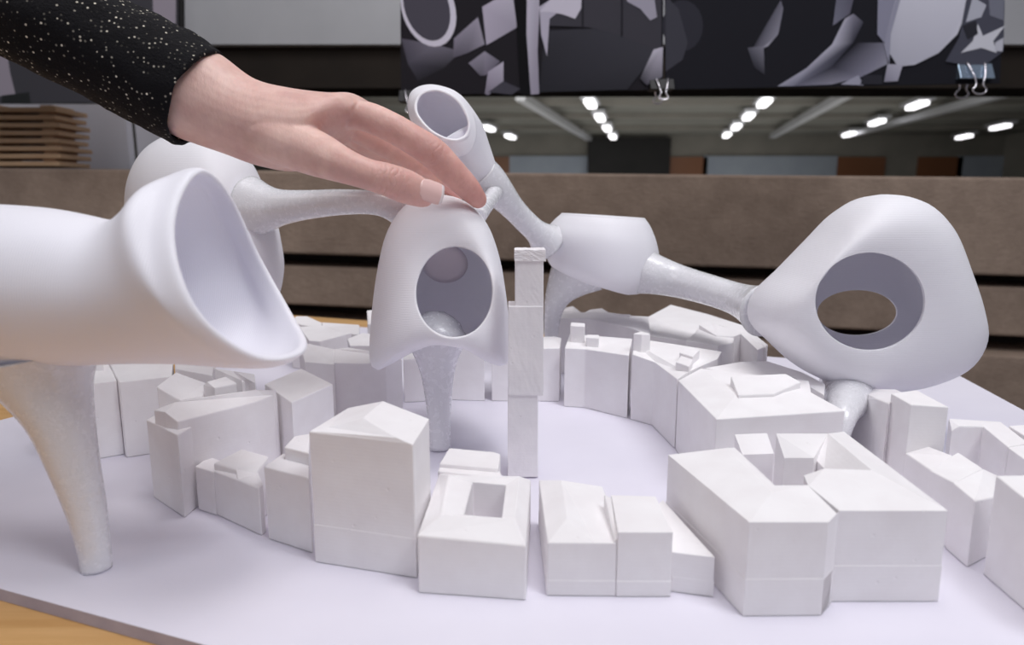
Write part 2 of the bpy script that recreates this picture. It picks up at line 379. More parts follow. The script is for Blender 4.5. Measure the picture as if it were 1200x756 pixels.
# T far group
block('far block with uneven bumpy roof line behind the chimneyed block', [
  [((650,373,.0530),(690,373,.0530),(742,385,.0530),(762,394,.0500),(760,371,.0560),(741,370,.0560),(713.5,366,.0560),(683,366,.0560),(655,366,.0560))],
  [((655,366,.055),(655.8,361,.0590),(671.5,358.5,.0600),(682,366.5,.0560))],
  [((683,367,.055),(691.6,362.5,.0580),(705.4,361,.0590),(713.5,366,.0565))],
  [((713,368,.056),(738,368,.0585),(741,371,.056)),],
 ])
block('far block with a very wide white sloping roof below the long tube', [
  [((762,393.5,.0480),(841.7,404.5,.0480),(884,389,.0500),(880,384,.0510),(830,368,.0545),(786,357,.0560),(760,370.8,.0530),(744,381,.0490))],
 ])
block('far stepped houses with saw-tooth roofs beside the triangular pod', [
  [((804,399,.0500),(818.5,385.5,.0540),(839,394,.0520),(861,394,.0525),(859,401.5,.0500),(841.7,405.5,.0495))],
  [((819,380.5,.0560),(833,376.4,.0570),(841,380.5,.0565),(870,390,.0545),(861,394,.0535),(839,393,.0530))],
  [((841,380,.0560),(879.4,387.7,.0550),(899,407,.0500),(870,391,.0535))],
  [((868,391,.0540),(880,388,.0545),(900,404,.0500),(888,410,.0490))],
 ])
# U far left
block('far block with grey hipped roof near the bare wood of the table', [
  [((340,378,.045),(347,370.5,.0480),(360,370.5,.0480),(377,378,.0460),(376,383,.0440),(367,383,.0440))]])
block('far block with a sharp wedge-shaped roof, before the flat pale one', [
  [((350,383,.046),(378,381,.047),(412,390,.0450),(405,392,.044),(375,400,.0420),(362,399,.0420))]])
block('far block with a flat pale roof against the bare wood table', [
  [((377,377.5,.0460),(421,380.5,.0460),(421,392,.043),(410,391,.043),(378,383,.043))]])
block('small far block half hidden by the edge of the dome', [
  [((430,364,.052),(446,362,.052),(446,380,.049),(431,380,.049))]])
block('low far block next to the rounded facade, close to the edge of the dome', [
  [((407,397,.0455),(425,390,.048),(440,392,.048),(436,405,.044),(410,405,.044))]])

# thin rough tower, two stacked sections
tw = empty('model_tower', W(614,561,0), 'tall thin rough plaster tower standing in the middle of the model', 'model tower')
def slab(px0, px1, pyt, pyb, y, dep, rng=0.0, zt=None):
    a, b = D(px0,pyt,y), D(px1,pyt,y); c, d = D(px1,pyb,y), D(px0,pyb,y)
    bm = bmesh.new(); prism(bm, [a,b,c,d], (0,dep,0))
    bmesh.ops.subdivide_edges(bm, edges=bm.edges, cuts=10, use_grid_fill=True)
    for v in bm.verts:
        n = Vector((random.uniform(-1,1), random.uniform(-1,1), random.uniform(-1,1)))*rng; v.co += n
    return bm
def tpart(name, *a, **k):
    o = frombm(name, slab(*a, **k), M['plaster_rough']); bevel(o, .0005, 2, 40); kid(o, tw); return o
zb = W(614,560.5,0).y
tpart('tower_base', 595, 630.5, 463, 559.5, .379, .019, .00003)
tpart('tower_shaft', 595.5, 637, 359, 464, .378, .021, .00008)
tpart('tower_shaft', 603.5, 637, 305, 360, .379, .018, .00008)
tpart('tower_cap', 603, 639.5, 293, 306, .378, .020, .0002)

# ------------------------------------------------------------------ lofts
def cat(p0, p1, p2, p3, t):
    return .5*((2*p1)+(-p0+p2)*t+(2*p0-5*p1+4*p2-p3)*t*t+(-p0+3*p1-3*p2+p3)*t*t*t)
def ringup(loop, k):                  # closed smooth loop from control points
    n = len(loop); out = []
    for i in range(n):
        for j in range(k):
            out.append(cat(loop[i-1], loop[i], loop[(i+1)%n], loop[(i+2)%n], j/k))
    return out
def loft(bm, loops, sub=5, k=6, cap0=False, cap1=False, shell=0.0, mouth1=False, mouth0=False):
    R = [ringup(l, k) for l in loops] if k > 1 else loops
    n = len(R[0]); rows = []
    for i in range(len(R)-1):
        a, b, c, d = R[max(i-1,0)], R[i], R[i+1], R[min(i+2,len(R)-1)]
        for s in range(sub):
            t = s/sub; rows.append([cat(a[j], b[j], c[j], d[j], t) for j in range(n)])
    rows.append(R[-1])
    def cen(r): return sum(r, Vector())/len(r)
    def shrink(r, t):
        c = cen(r); out = []
        for p in r:
            v = p-c; L = v.length; out.append(c+v*max(.05, (L-t)/max(L,1e-6)))
        return out
    if shell:
        inner = [shrink(r, shell) for r in rows][::-1]
        if mouth1:
            a = cen(rows[-1])-cen(rows[-2]); a.normalize()
            tip = [[p+a*(shell*q1) for p in shrink(rows[-1], shell*q2)] for q1, q2 in ((.3,.08),(.48,.3),(.52,.5),(.48,.7),(.3,.92))]
            rows = rows+tip+inner
        else: rows = rows+inner
    V_ = [[bm.verts.new(p) for p in r] for r in rows]
    for i in range(len(V_)-1):
        for j in range(n):
            bm.faces.new((V_[i][j], V_[i][(j+1)%n], V_[i+1][(j+1)%n], V_[i+1][j]))
    if shell and mouth0:
        for j in range(n): bm.faces.new((V_[-1][j], V_[-1][(j+1)%n], V_[0][(j+1)%n], V_[0][j]))
    else:
        def capr(row, inward):
            c = sum((v.co for v in row), Vector())/n
            prev = row
            for q in (.8,.5):
                nr = [bm.verts.new(c+(v.co-c)*q+inward*(1-q)**.5) for v in row]
                for j in range(n): bm.faces.new((prev[j], prev[(j+1)%n], nr[(j+1)%n], nr[j]))
                prev = nr
            cv = bm.verts.new(c+inward)
            for j in range(n): bm.faces.new((prev[j], prev[(j+1)%n], cv))
        capr(V_[0], (cen(R[0])-cen(R[1])).normalized()*cap0 if cap0 else Vector())
        if shell: capr(V_[-1], (cen(R[0])-cen(R[1])).normalized()*max(0,cap0-shell) if cap0 else Vector())
        else: capr(V_[-1], (cen(R[-1])-cen(R[-2])).normalized()*cap1 if cap1 else Vector())
def ell(T, B, y, b, yB=None, bx=0.0, n=8):   # ellipse from top and bottom pixel, depth half-width b
    t = D(T[0],T[1],y); d = D(B[0],B[1],yB or y); c = (t+d)/2; A = (t-d)/2; Bv = Vector((bx, b, 0))
    return [c+A*math.cos(2*math.pi*i/n)+Bv*math.sin(2*math.pi*i/n) for i in range(n)]
def tubeloops(pts, n=8, flat=1.0):
    cs = [D(p[0],p[1],p[2]) for p in pts]; out = []
    for i, p in enumerate(pts):
        t = (cs[min(i+1,len(cs)-1)]-cs[max(i-1,0)]).normalized()
        u = t.cross(Vector((0,1,0))); u.normalize(); v = t.cross(u); v.normalize()
        r = rm(p[0],p[1],p[2],p[3])
        out.append([cs[i]+u*r*math.cos(2*math.pi*k/n)+v*r*flat*math.sin(2*math.pi*k/n) for k in range(n)])
    return out
def tube(bm, pts, **kw):
    kw2 = dict(sub=5, k=4, cap0=0, cap1=0); kw2.update(kw); fl = kw2.pop('flat', 1.0)
    loft(bm, tubeloops(pts, flat=fl), **kw2)
def part(name, bm, mat, root):
    o = frombm(name, bm, M[mat], smooth=True); kid(o, root); return o

# P1 left horn pod
hp = empty('horn_pod', W(115,668,0), 'large white horn-shaped pod with a wide slanted mouth on a frosted leg', 'architectural model pod')
bm = bmesh.new()
loops = [ell((-170,262),(-170,418),.30,.032), ell((-90,242),(-90,428),.295,.034), ell((-20,238),(-20,431),.292,.035), ell((50,242),(50,430),.29,.035),
         ell((100,251),(110,427),.29,.034), ell((134,257),(165,425),.29,.034), ell((160,238),(232,426),.29,.037),
         ell((184,212),(282,430),.29,.041,bx=.003)]
mouth = [(226,196,.292),(264,222,.312),(302,300,.325),(340,368,.315),(359,412,.287),(300,424,.262),(222,365,.247),(194,262,.262)]
loops.append([D(a-6,b+1,c) for a,b,c in [(214,199,.292),(250,216,.315),(290,296,.328),(330,370,.317),(345,423,.287),(280,427,.262),(205,368,.247),(180,262,.262)]])
loops.append([D(*m) for m in mouth])
loft(bm, loops, sub=6, k=8, cap0=.02, shell=.0036, mouth1=True)
_h = part('pod_shell', bm, 'print_x', hp); _hm = _h.modifiers.new('soft','SMOOTH'); _hm.factor = .5; _hm.iterations = 14
bm = bmesh.new()
tube(bm, [(113.5,667,.279,16.3),(110,640,.280,17.5),(102,600,.282,21),(88,550,.284,26.5),(74,500,.286,34),(61,465,.288,44),(50,436,.29,58),(44,415,.29,66)], k=6)
tag(part('pod_leg', bm, 'frost', hp), 'frosted translucent tapering leg')

# ring pods
def ringpod(bm, outline, hole_f, hole_b, yf, ym, yb, t=.002, N=96, ns=9, ex=2.4, yo=None):
    O = ringup([D(p[0],p[1],ym) for p in outline], 8)
    cx, cy, ax, ay = hole_f[:4]; rotf = hole_f[4] if len(hole_f) > 4 else 0
    bx_, by_, bax, bay = hole_b[:4]; rotb = hole_b[4] if len(hole_b) > 4 else 0
    c = D(cx, cy, ym)
    def hit(a):                        # outline radius in direction a around the centre (xz plane)
        d = Vector((math.cos(a), 0, math.sin(a))); best = None
        for i in range(len(O)):
            p, q_ = O[i]-c, O[(i+1)%len(O)]-c; e = q_-p
            den = d.x*e.z-d.z*e.x
            if abs(den) < 1e-12: continue
            s = (p.x*e.z-p.z*e.x)/den; u = (p.x*d.z-p.z*d.x)/den
            if s > 0 and -1e-6 <= u <= 1+1e-6 and (best is None or s > best): best = s
        return c+d*(best or .03)
    def hole(cx, cy, ax, ay, rot, a, y):
        ca, sa = math.cos(a), -math.sin(a); r = math.radians(rot)
        dx = ax*ca*math.cos(r)-ay*sa*math.sin(r); dy = ax*ca*math.sin(r)+ay*sa*math.cos(r)
        return D(cx+dx, cy+dy, y)
    rows = []
    for i in range(N):
        a = 2*math.pi*i/N; P = hit(a); Fh = hole(cx,cy,ax,ay,rotf,a,yf(a) if callable(yf) else yf); Bh = hole(bx_,by_,bax,bay,rotb,a,yb)
        ymm = ym
        row = []
        for s in range(ns+1):
            u = math.pi/2*s/ns; cr, cyy = math.sin(u)**(2/ex), math.cos(u)**(2/ex)
            row.append(Vector((Fh.x+(P.x-Fh.x)*cr, ymm-(ymm-Fh.y)*cyy, Fh.z+(P.z-Fh.z)*cr)))
        for s in range(1, ns+1):
            u = math.pi/2*s/ns; cr, cyy = math.cos(u)**(2/ex), math.sin(u)**(2/ex)
            row.append(Vector((Bh.x+(P.x-Bh.x)*cr, ymm+(Bh.y-ymm)*cyy, Bh.z+(P.z-Bh.z)*cr)))
        rows.append(row)
    m = len(rows[0])
    V_ = [[bm.verts.new(p) for p in r] for r in rows]
    for i in range(N):
        for j in range(m-1): bm.faces.new((V_[i][j], V_[(i+1)%N][j], V_[(i+1)%N][j+1], V_[i][j+1]))
def shellmod(o, t, inward=-1):
    m = o.modifiers.new('wall', 'SOLIDIFY'); m.thickness = t; m.offset = inward; m.use_quality_normals = True
    b = o.modifiers.new('rim', 'BEVEL'); b.width = t*.4; b.segments = 3; b.limit_method = 'ANGLE'; b.angle_limit = math.radians(50)

# P2 dome held by the hand
dp = empty('dome_pod', W(515,527,0), 'white dome pod with a round window and two lobes, held by the hand', 'architectural model pod')
bm = bmesh.new()
dome = [(512,228),(545,236),(570,261),(585,300),(593,345),(597,385),(597,418),(589,424),(571,416),(548,401),(518,396),(492,405),(466,420),(446,430),(436,418),(437,375),(443,320),(455,270),(478,238)]
ringpod(bm, dome, (532.5,343,45.5,53.5,4), (522,309,24,19,0), lambda a: .398+.014*math.sin(a), .438, .485, ex=2.15)
o = part('pod_shell', bm, 'print', dp); shellmod(o, .0022)
bm = bmesh.new(); _c = D(522,309,.4835); _l = [[_c+Vector((q*rm(522,309,.48,26)*math.cos(a*math.pi/16), -.004*(1-q*q), q*rm(522,309,.48,22)*math.sin(a*math.pi/16))) for a in range(32)] for q in (1,.75,.5,.2)]
_v = [[bm.verts.new(p) for p in r] for r in _l]
for _i in range(3):
    for _j in range(32): bm.faces.new((_v[_i][_j],_v[_i][(_j+1)%32],_v[_i+1][(_j+1)%32],_v[_i+1][_j]))
bm.faces.new(_v[3])
o = part('inner_disc', bm, 'thin', dp); _m2 = o.modifiers.new('t','SOLIDIFY'); _m2.thickness = .001; o['label'] = 'pale round tube end seen inside the dome'
bm = bmesh.new(); tube(bm, [(515,526,.428,13),(514.5,490,.430,13.5),(513.5,455,.432,17),(512.5,430,.434,22),(512,410,.436,30),(512,398,.438,38),(514,388,.440,36),(517,379,.442,27)], k=6, cap1=.008)
tag(part('pod_leg', bm, 'frost', dp), 'frosted translucent leg')

# P3 back-left pod + tube to the dome
bp = empty('bowl_pod', (D(240,365,.53).x, .53, .0), 'shaded rounded bowl-like pod below the sleeve, joined by a long tube to the dome', 'architectural model pod')
bm = bmesh.new()
out3 = [(228,154),(262,163),(288,187),(302,215),(314,245),(324,280),(329,320),(318,360),(280,385),(230,388),(185,370),(160,320),(152,265),(153,215),(168,180),(195,160)]
ringpod(bm, out3, (236,270,1.5,1.5), (240,275,60,70), .478, .525, .575, ex=1.9)
o = part('pod_shell', bm, 'print', bp); shellmod(o, .0022)
bm = bmesh.new(); tube(bm, [(296,243,.51,36),(312,244,.505,28),(330,243,.50,21),(360,240,.49,17),(400,237,.48,15),(440,238,.47,14),(466,246,.475,17),(482,258,.482,22)], k=6)
tag(part('connecting_tube', bm, 'frost', bp), 'frosted connecting tube')
bm = bmesh.new(); tube(bm, [(232,470,.535,9),(234,440,.535,10),(238,410,.53,16),(240,380,.53,34)], k=6)
part('pod_leg', bm, 'frost', bp)

# P4 upper tilted pod
up = empty('tilted_pod', (D(530,170,.52).x, .52, .0), 'small tilted tube pod with an open oval mouth rising behind the fingers', 'architectural model pod')
bm = bmesh.new()
m1 = [(512,104,.502),(537,116,.50),(551,141,.497),(548,160,.493),(530,166,.488),(504,155,.487),(486,132,.492),(490,111,.50)]
m2 = [(509,102,.525),(541,112,.515),(558,146,.505),(553,175,.498),(531,184,.496),(500,172,.50),(481,140,.512),(484,112,.522)]
def bend(px, py, y, r, near=None):
    c = D(px,py,y); rr = rm(px,py,y,r); u = Vector((.87,0,.5)); f = Vector((0,1,0))
    dirs = [u+f, u*1.414, u-f, -f*1.414, -u-f, -u*1.414, -u+f, f*1.414]
    return [c+d*rr/1.414 for d in dirs]
loft(bm, [bend(573,214,.540,17), bend(562,203,.535,22), bend(548,183,.530,29), bend(533,160,.522,35), [D(*p) for p in m2], [D(*p) for p in m1]], sub=6, k=8, shell=.0024, mouth1=True)
part('pod_shell', bm, 'print', up)
bm = bmesh.new(); tube(bm, [(563,203,.536,22),(573,213,.54,21.5),(585,226,.545,18.5),(600,243,.555,14.5),(616,260,.565,13.5),(630,273,.572,15),(642,284,.58,24)], k=6)
tube(bm, [(582,222,.54,10),(572,237,.51,9),(560,254,.475,10)], k=6)
tag(part('connecting_tube', bm, 'frost', up), 'frosted forked connector')

# P5 bucket pod
kp = empty('bucket_pod', (D(648,430,.61).x, .61, .0), 'white bucket-shaped pod with a flat top behind the thin tower', 'architectural model pod')
def lat(L, R, y, dep):
    a, b = D(L[0],L[1],y), D(R[0],R[1],y); c = (a+b)/2; A = (b-a)/2; d = Vector((0,A.length*dep,0))
    return [c+A*math.cos(2*math.pi*i/8)+d*math.sin(2*math.pi*i/8) for i in range(8)]
bm = bmesh.new()
loft(bm, [lat((690,331),(738,345),.6,1), lat((668,325),(752,342),.6,1), lat((646,312),(766,330),.6,.95), lat((637,290),(772,308),.6,.9), lat((638,272),(769,285),.6,.9), lat((648,259),(762,266),.6,.9), lat((657,251),(756,257),.6,.9)], sub=5, k=6, shell=.002, mouth1=True)
part('pod_shell', bm, 'print', kp)
bm = bmesh.new(); tube(bm, [(646,425,.615,8),(646,400,.61,8),(647,375,.605,9.5),(652,352,.60,14),(664,332,.60,24),(680,315,.60,36)], k=6)
part('pod_leg', bm, 'frost', kp)

# P6 right pod with through hole
rp = empty('triangular_pod', W(984,538,0), 'big rounded triangular white pod pierced by a round opening', 'architectural model pod')
tri = [(1043,228),(1075,238),(1101,266),(1120,315),(1135,360),(1139,395),(1120,427),(1080,446),(1035,454),(985,450),(940,433),(905,403),(883,378),(888,348),(920,316),(955,280),(985,249),(1013,232)]
bm = bmesh.new(); ringpod(bm, tri, (1020,353.5,64.5,57.5), (1003,366,47,26.5), .408, .452, .50, ex=2.5)
o = part('pod_shell', bm, 'print', rp); shellmod(o, .0022)
bm = bmesh.new(); tube(bm, [(984,538,.385,9),(985,512,.387,10.5),(988,490,.394,15),(992,473,.410,22),(996,462,.432,30),(1000,450,.455,37)], k=6)
tag(part('pod_leg', bm, 'frost', rp), 'frosted translucent leg')
bm = bmesh.new(); tube(bm, [(745,316,.585,30),(757,319,.58,26),(775,324,.57,22),(800,331,.56,19),(835,341,.53,18),(862,350,.51,19),(882,358,.49,24),(896,364,.475,32)], k=6)
tag(part('connecting_tube', bm, 'frost', rp), 'long frosted connecting tube')

# ------------------------------------------------------------------ the person: forearm, hand, sleeve
pe = empty('person', D(100,100,.40), 'person in a black sparkly sleeve reaching in to hold the dome pod by its top', 'person')
bm = bmesh.new()
loft(bm, [ell((215,42),(166,140),.40,.0245), ell((238,53),(190,152),.40,.025), ell((262,66),(213,163),.40,.0255), ell((298,92),(262,180),.402,.0255),
          ell((340,103),(305,195),.405,.030), ell((385,109),(352,200),.408,.036), ell((414,110),(390,174),.418,.037), ell((432,119),(420,154),.427,.033)],
     sub=5, k=4, cap0=.005, cap1=.004)
FING = {
 'index': [(400,134,.408,17),(430,137,.406,17.5),(458,149,.404,17.5),(484,164,.405,17.5),(508,180,.409,18.2),(532,204,.416,16.5),(549,221,.423,14.2),(561,235,.430,10.5)],
 'middle': [(405,140,.430,18),(434,158,.434,17),(466,176,.438,16),(492,189,.440,16),(512,202,.447,15),(526,214,.453,13),(536,227,.457,10.5)],
 'ring': [(400,146,.442,18),(432,166,.445,16.5),(460,185,.452,15.5),(482,198,.460,15),(500,211,.466,13.5),(512,227,.469,11)],
 'little': [(398,152,.458,17),(424,168,.463,14.5),(448,187,.470,13.5),(466,200,.476,12.5),(480,213,.480,11),(490,226,.482,9)],
 'thumb': [(300,152,.392,30),(340,168,.382,29),(375,182,.374,26),(405,195,.360,20.5),(430,204,.357,18.2),(452,210,.359,19.2),(476,219,.367,20),(498,228,.374,16)],
}
for nme, f in FING.items():
    tube(bm, f, sub=4, k=3, cap0=.004, cap1=.0055 if nme != 'thumb' else .0065)
bmesh.ops.recalc_face_normals(bm, faces=bm.faces)
hand = part('hand_and_forearm', bm, 'skin', pe)
rm_ = hand.modifiers.new('body', 'REMESH'); rm_.mode = 'VOXEL'; rm_.voxel_size = .0008; rm_.use_smooth_shade = True
sm = hand.modifiers.new('soft', 'SMOOTH'); sm.factor = .5; sm.iterations = 4
# nails
def nail(p0, p1, y0, y1, r, face, length, half, name='fingernail'):
    a, b = D(p0[0],p0[1],y0), D(p1[0],p1[1],y1); ax = (b-a).normalized()
    n = Vector(face); n = (n-ax*n.dot(ax)).normalized(); s = ax.cross(n)
    bm = bmesh.new(); NU, NV = 10, 12; g = []
    for i in range(NU+1):
        u = i/NU; row = []
        wsc = min(1, math.sqrt(max(0,1-max(0,(.45-u)/.45)**2*.97)))*(1-.22*max(0,(u-.75)/.25)**2)
        for j in range(NV+1):
            th = (j/NV*2-1)*half*wsc
            c = b-ax*length*(1-u)
            row.append(bm.verts.new(c+(n*math.cos(th)+s*math.sin(th)*.97)*(r*(1-.05*u)) ))
        g.append(row)
    for i in range(NU):
        for j in range(NV):
            f = bm.faces.new((g[i][j],g[i+1][j],g[i+1][j+1],g[i][j+1])); f.material_index = 1 if i >= NU-1 else 0
    o = frombm(name, bm, [M['nail'], M['nail_tip']], smooth=True); kid(o, pe)
    m = o.modifiers.new('t','SOLIDIFY'); m.thickness = .0004; m.offset = 0
    return o
nail((475,219),(512,231), .368,.377, .0090, (.08,-1,.28), .0145, .78)
# sleeve
bm = bmesh.new()
L = [ell((-230,-215),(-310,-55),.42,.046), ell((-110,-150),(-180,-8),.41,.043), ell((0,-85),(-52,40),.405,.040), ell((90,-34),(45,86),.40,.0375), ell((170,10),(122,124),.40,.0345),
     ell((228,38),(178,154),.40,.033), ell((250,54),(200,166),.40,.0325), ell((258,60),(208,168),.40,.0325)]
loft(bm, L, sub=6, k=8, shell=.0022, mouth1=True, cap0=.0)
part('sleeve', bm, 'sleeve', pe)
sl = bpy.data.objects['sleeve']
tx = bpy.data.textures.new('folds', 'CLOUDS'); tx.noise_scale = .018; dm = sl.modifiers.new('folds','DISPLACE'); dm.texture = tx; dm.strength = .004; dm.mid_level = .5

# ------------------------------------------------------------------ board and table
bm = bmesh.new()
d1 = (W(240,756)-W(0,690)).normalized(); d2 = Vector((-d1.y, d1.x, 0))
k0 = W(0,690); cR = Vector((.40,.535,0))
def onfront(t): return k0+d1*t
lft = W(0,492.5)-k0; tl = lft.dot(d1); far = .86
rgt = cR-k0; tr = rgt.dot(d1)
P0 = k0+d1*tl; P1 = k0+d1*tr; P2 = P1+d2*.62; P3 = P0+d2*far
# right far edge as seen
P1 = W(1200,485)+(W(1200,485)-W(1120,438))*3.2; P1 = P1.copy()
P2 = W(1120,438)+(W(1120,438)-W(1200,485))*1.6
A0 = k0+d1*tl; A1 = k0+d1*.85
bpoly = [A0, A1, P1+d1*.02, W(1120,438), Vector((.412,.648,0)), Vector((-.20,.875,0)), W(0,492.6)]
prism(bm, [Vector((p.x,p.y,0)) for p in bpoly], (0,0,-.0055))
board = frombm('base_board', bm, [M['board'], M['board_edge']])
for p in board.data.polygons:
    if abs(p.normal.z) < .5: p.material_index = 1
tag(board, 'thin white base board carrying the whole model, lying on the wooden table', 'base board')
tb = empty('table', (-.2,.5,-.79), 'oak-topped table under the white base board', 'table')
bm = bmesh.new(); f1 = W(345,365)+Vector((0,0,0)); tp = [(-.85,.06),(.12,.06),(.2,.1),(.33,.58),(.15,.73),(.10,.830),(-.206,.956),(-.324,1.002),(-.85,1.21)]
prism(bm, [Vector((a,b,-.0057)) for a,b in tp], (0,0,-.028)); o = frombm('table_top', bm, M['wood']); bevel(o,.001); kid(o, tb)
for x, y in ((-.8,.12),(.08,.12),(-.8,1.12),(.08,.66)):
    bm = bmesh.new(); boxbm(bm, (x-.025,y-.025,-.79), (x+.025,y+.025,-.0337)); kid(frombm('leg', bm, M['wood']), tb)

# ------------------------------------------------------------------ setting
ZF = -.79
def st(name, bm, mat, **k):
    o = frombm(name, bm, M[mat]); o['kind'] = 'structure'; return o
bm = bmesh.new(); boxbm(bm, (-9,-3,ZF-.1),(14,20.4,ZF)); st('floor', bm, 'floor')
# parapet: concrete beams with open slots, about 1.6 m away
def beam(name, L0, R0, hL, hR, y, dep, mat='concrete'):      # pixel heights at the left and right frame edge
    a, b = D(0,L0,y), D(1200,R0,y); c, d = D(0,hL,y), D(1200,hR,y)
    ex = Vector((2,0,0)); s1_ = (b-a)/(b-a).length*1.5; s2_ = (d-c)/(d-c).length*1.5
    bm = bmesh.new(); prism(bm, [a-s1_, b+s1_, d+s2_, c-s2_], (0,dep,0))
    o = st(name, bm, mat); bevel(o, .006, 2); return o
beam('wall_parapet_top', 197, 208, 287, 324, 1.6, .22)
beam('wall_parapet_middle', 301, 337, 342, 395, 1.62, .2)
beam('wall_parapet_low', 362, 418, 470, 540, 1.58, .2)
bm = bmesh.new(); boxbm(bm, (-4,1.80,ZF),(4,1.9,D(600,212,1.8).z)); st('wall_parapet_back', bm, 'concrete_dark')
# upper wall over the slot
z50, z105 = D(600,52,2.0).z, D(600,101,2.0).z
bm = bmesh.new(); boxbm(bm, (-4,2.0,z50),(4,2.15,2.6)); st('wall_upper', bm, 'grey_wall')
bm = bmesh.new(); boxbm(bm, (-4,2.03,z105),(4,2.2,z50)); st('trim_1', bm, 'dark')
# hall behind
YH = 20.0
zc = D(600,158,YH).z
bm = bmesh.new(); boxbm(bm, (-9,2.3,zc),(14,YH+.3,zc+.15)); st('ceiling', bm, 'ceiling')
bm = bmesh.new(); boxbm(bm, (-9,YH,ZF),(14,YH+.2,zc)); st('wall_back', bm, 'hallwall')
bm = bmesh.new(); boxbm(bm, (-9.2,1.9,ZF),(-9,YH,zc)); st('wall_left', bm, 'hallwall')
bm = bmesh.new(); boxbm(bm, (14,1.9,ZF),(14.2,YH,zc)); st('wall_right', bm, 'hallwall')
def hallrect(name, x0, y0, x1, y1, mat, dep=.06):
    a, b = D(x0,y0,YH-.02), D(x1,y1,YH-.02)
    bm = bmesh.new(); boxbm(bm, (a.x, YH-dep, b.z),(b.x, YH-.002, a.z)); return frombm(name, bm, M[mat])
k = 0
for x0, x1 in ((597,688),(824,979),(1122,1198)):
    o = hallrect('wall_panel', x0, 183, x1, 212, 'hallpanel'); o['kind'] = 'structure'
for x0, x1 in ((578,597),(783,822),(981,1024),(1076,1112)):
    k += 1; o = hallrect('door_%d'%k, x0, 184, x1, 330, 'halldoor'); o['kind'] = 'structure'
o = hallrect('window_1', 689, 162, 782, 212, 'black', .3); o['kind'] = 'structure'
# ceiling beams
for i, y in enumerate((5,9,13.2,15.2,17.5)):
    bm = bmesh.new(); boxbm(bm, (-9,y,zc-.10),(14,y+.12,zc-.001)); st('ceiling_beam', bm, 'hallwall')
# ceiling lamps in receding rows
lampmesh = None
def lamps(xa, ya, n, step, label_row, length=.9, wd=.09):
    global lampmesh
    dx = .21
    for i in range(n):
        y = ya+i*step; x = xa+(y-ya)*dx
        e = empty('ceiling_lamp', (x,y,zc-.16), 'tube lamp under the hall ceiling, '+label_row, 'ceiling lamp', 'tube lamps '+label_row)
        if lampmesh is None:
            b1 = bmesh.new(); boxbm(b1, (-.13,-.5,-.02),(.13,.5,.05)); h = frombm('lamp_housing', b1, M['steel'])
            b2 = bmesh.new(); boxbm(b2, (-.08,-.36,-.09),(.08,.36,-.021)); tb_ = frombm('lamp_tube', b2, M['lamp']); bevel(tb_, .02, 3)
            lampmesh = (h, tb_); h.parent = e; tb_.parent = e
        else:
            for s in lampmesh:
                c = s.copy(); COL.objects.link(c); c.parent = e
        e.rotation_euler = (0,0,-math.atan(dx))
def zat(px, py): return W(px, py, zc-.16)
for (pa, pb, n, lab) in (((692,118),(718,158),4,'in the row above the black opening'),((896,117),(852,156),4,'in the row running down towards the brown doors'),
                         ((1075,120),(995,155),3,'in the row below the shiny clip'),((1230,130),(1130,158),3,'in the short row at the edge of the photo'),((540,135),(598,158),3,'in the row beside the tilted pod')):
    a, b = zat(*pa), zat(*pb)
    for i in range(n):
        # even spacing in depth
        t = i/(n-1) if n > 1 else 0
        y = a.y+(b.y-a.y)*t; x = a.x+(b.x-a.x)*t
        lamps(x, y, 1, 1, lab)
# ducts / pipes
for (pa, pb) in (((610,118),(690,165)),((1010,105),(905,162)),((1190,110),(1000,160))):
    a, b = W(pa[0],pa[1],zc-.25), W(pb[0],pb[1],zc-.25)
    bm = bmesh.new(); v = (b-a); s = Vector((.08,0,0)); prism(bm, [a-s,a+s,a+s+Vector((0,0,.12)),a-s+Vector((0,0,.12))], v)
    tag(frombm('ceiling_duct', bm, M['steel']), 'grey duct running under the hall ceiling', 'duct', 'ceiling ducts in the hall')

# left background: pale board, slats, second print
bm = bmesh.new(); a, b = D(-80,122,1.9), D(242,197,1.9); boxbm(bm, (a.x,1.9,ZF),(D(148,150,1.9).x,1.93,a.z)); tag(frombm('display_panel', bm, M['pale_panel']), 'pale blank panel standing behind the pile of slats', 'panel')
bm = bmesh.new(); boxbm(bm, (D(149,150,1.9).x,1.94,ZF),(b.x,1.97,a.z)); tag(frombm('display_panel', bm, M['pale_panel']), 'blue-grey narrow panel behind the concrete parapet, below the sleeve', 'panel')
zp = D(40,196,1.66).z
for i in range(8):
    py = 193-i*8.6; a, b = D(-30,py,1.66), D(76-i*.8+(i%3)*2,py,1.66)
    z = zp+i*.0175+.002
    bm = bmesh.new(); boxbm(bm, (a.x, 1.64, z),(b.x, 1.76, z+.010)); boxbm(bm, (a.x+.02,1.66,z+.010),(a.x+.06,1.74,z+.0175)); boxbm(bm, (b.x-.05,1.66,z+.010),(b.x-.02,1.74,z+.0175))
    o = frombm('wooden_slat', bm, M['wood_stack']); bevel(o,.001)
    names = ['lowest','second from the bottom','third from the bottom','fourth from the bottom','fourth from the top','third from the top','second from the top','topmost']
    tag(o, 'thin pale wooden slat on the parapet, '+names[i]+' of the pile', 'wooden slat', 'pile of wooden slats')

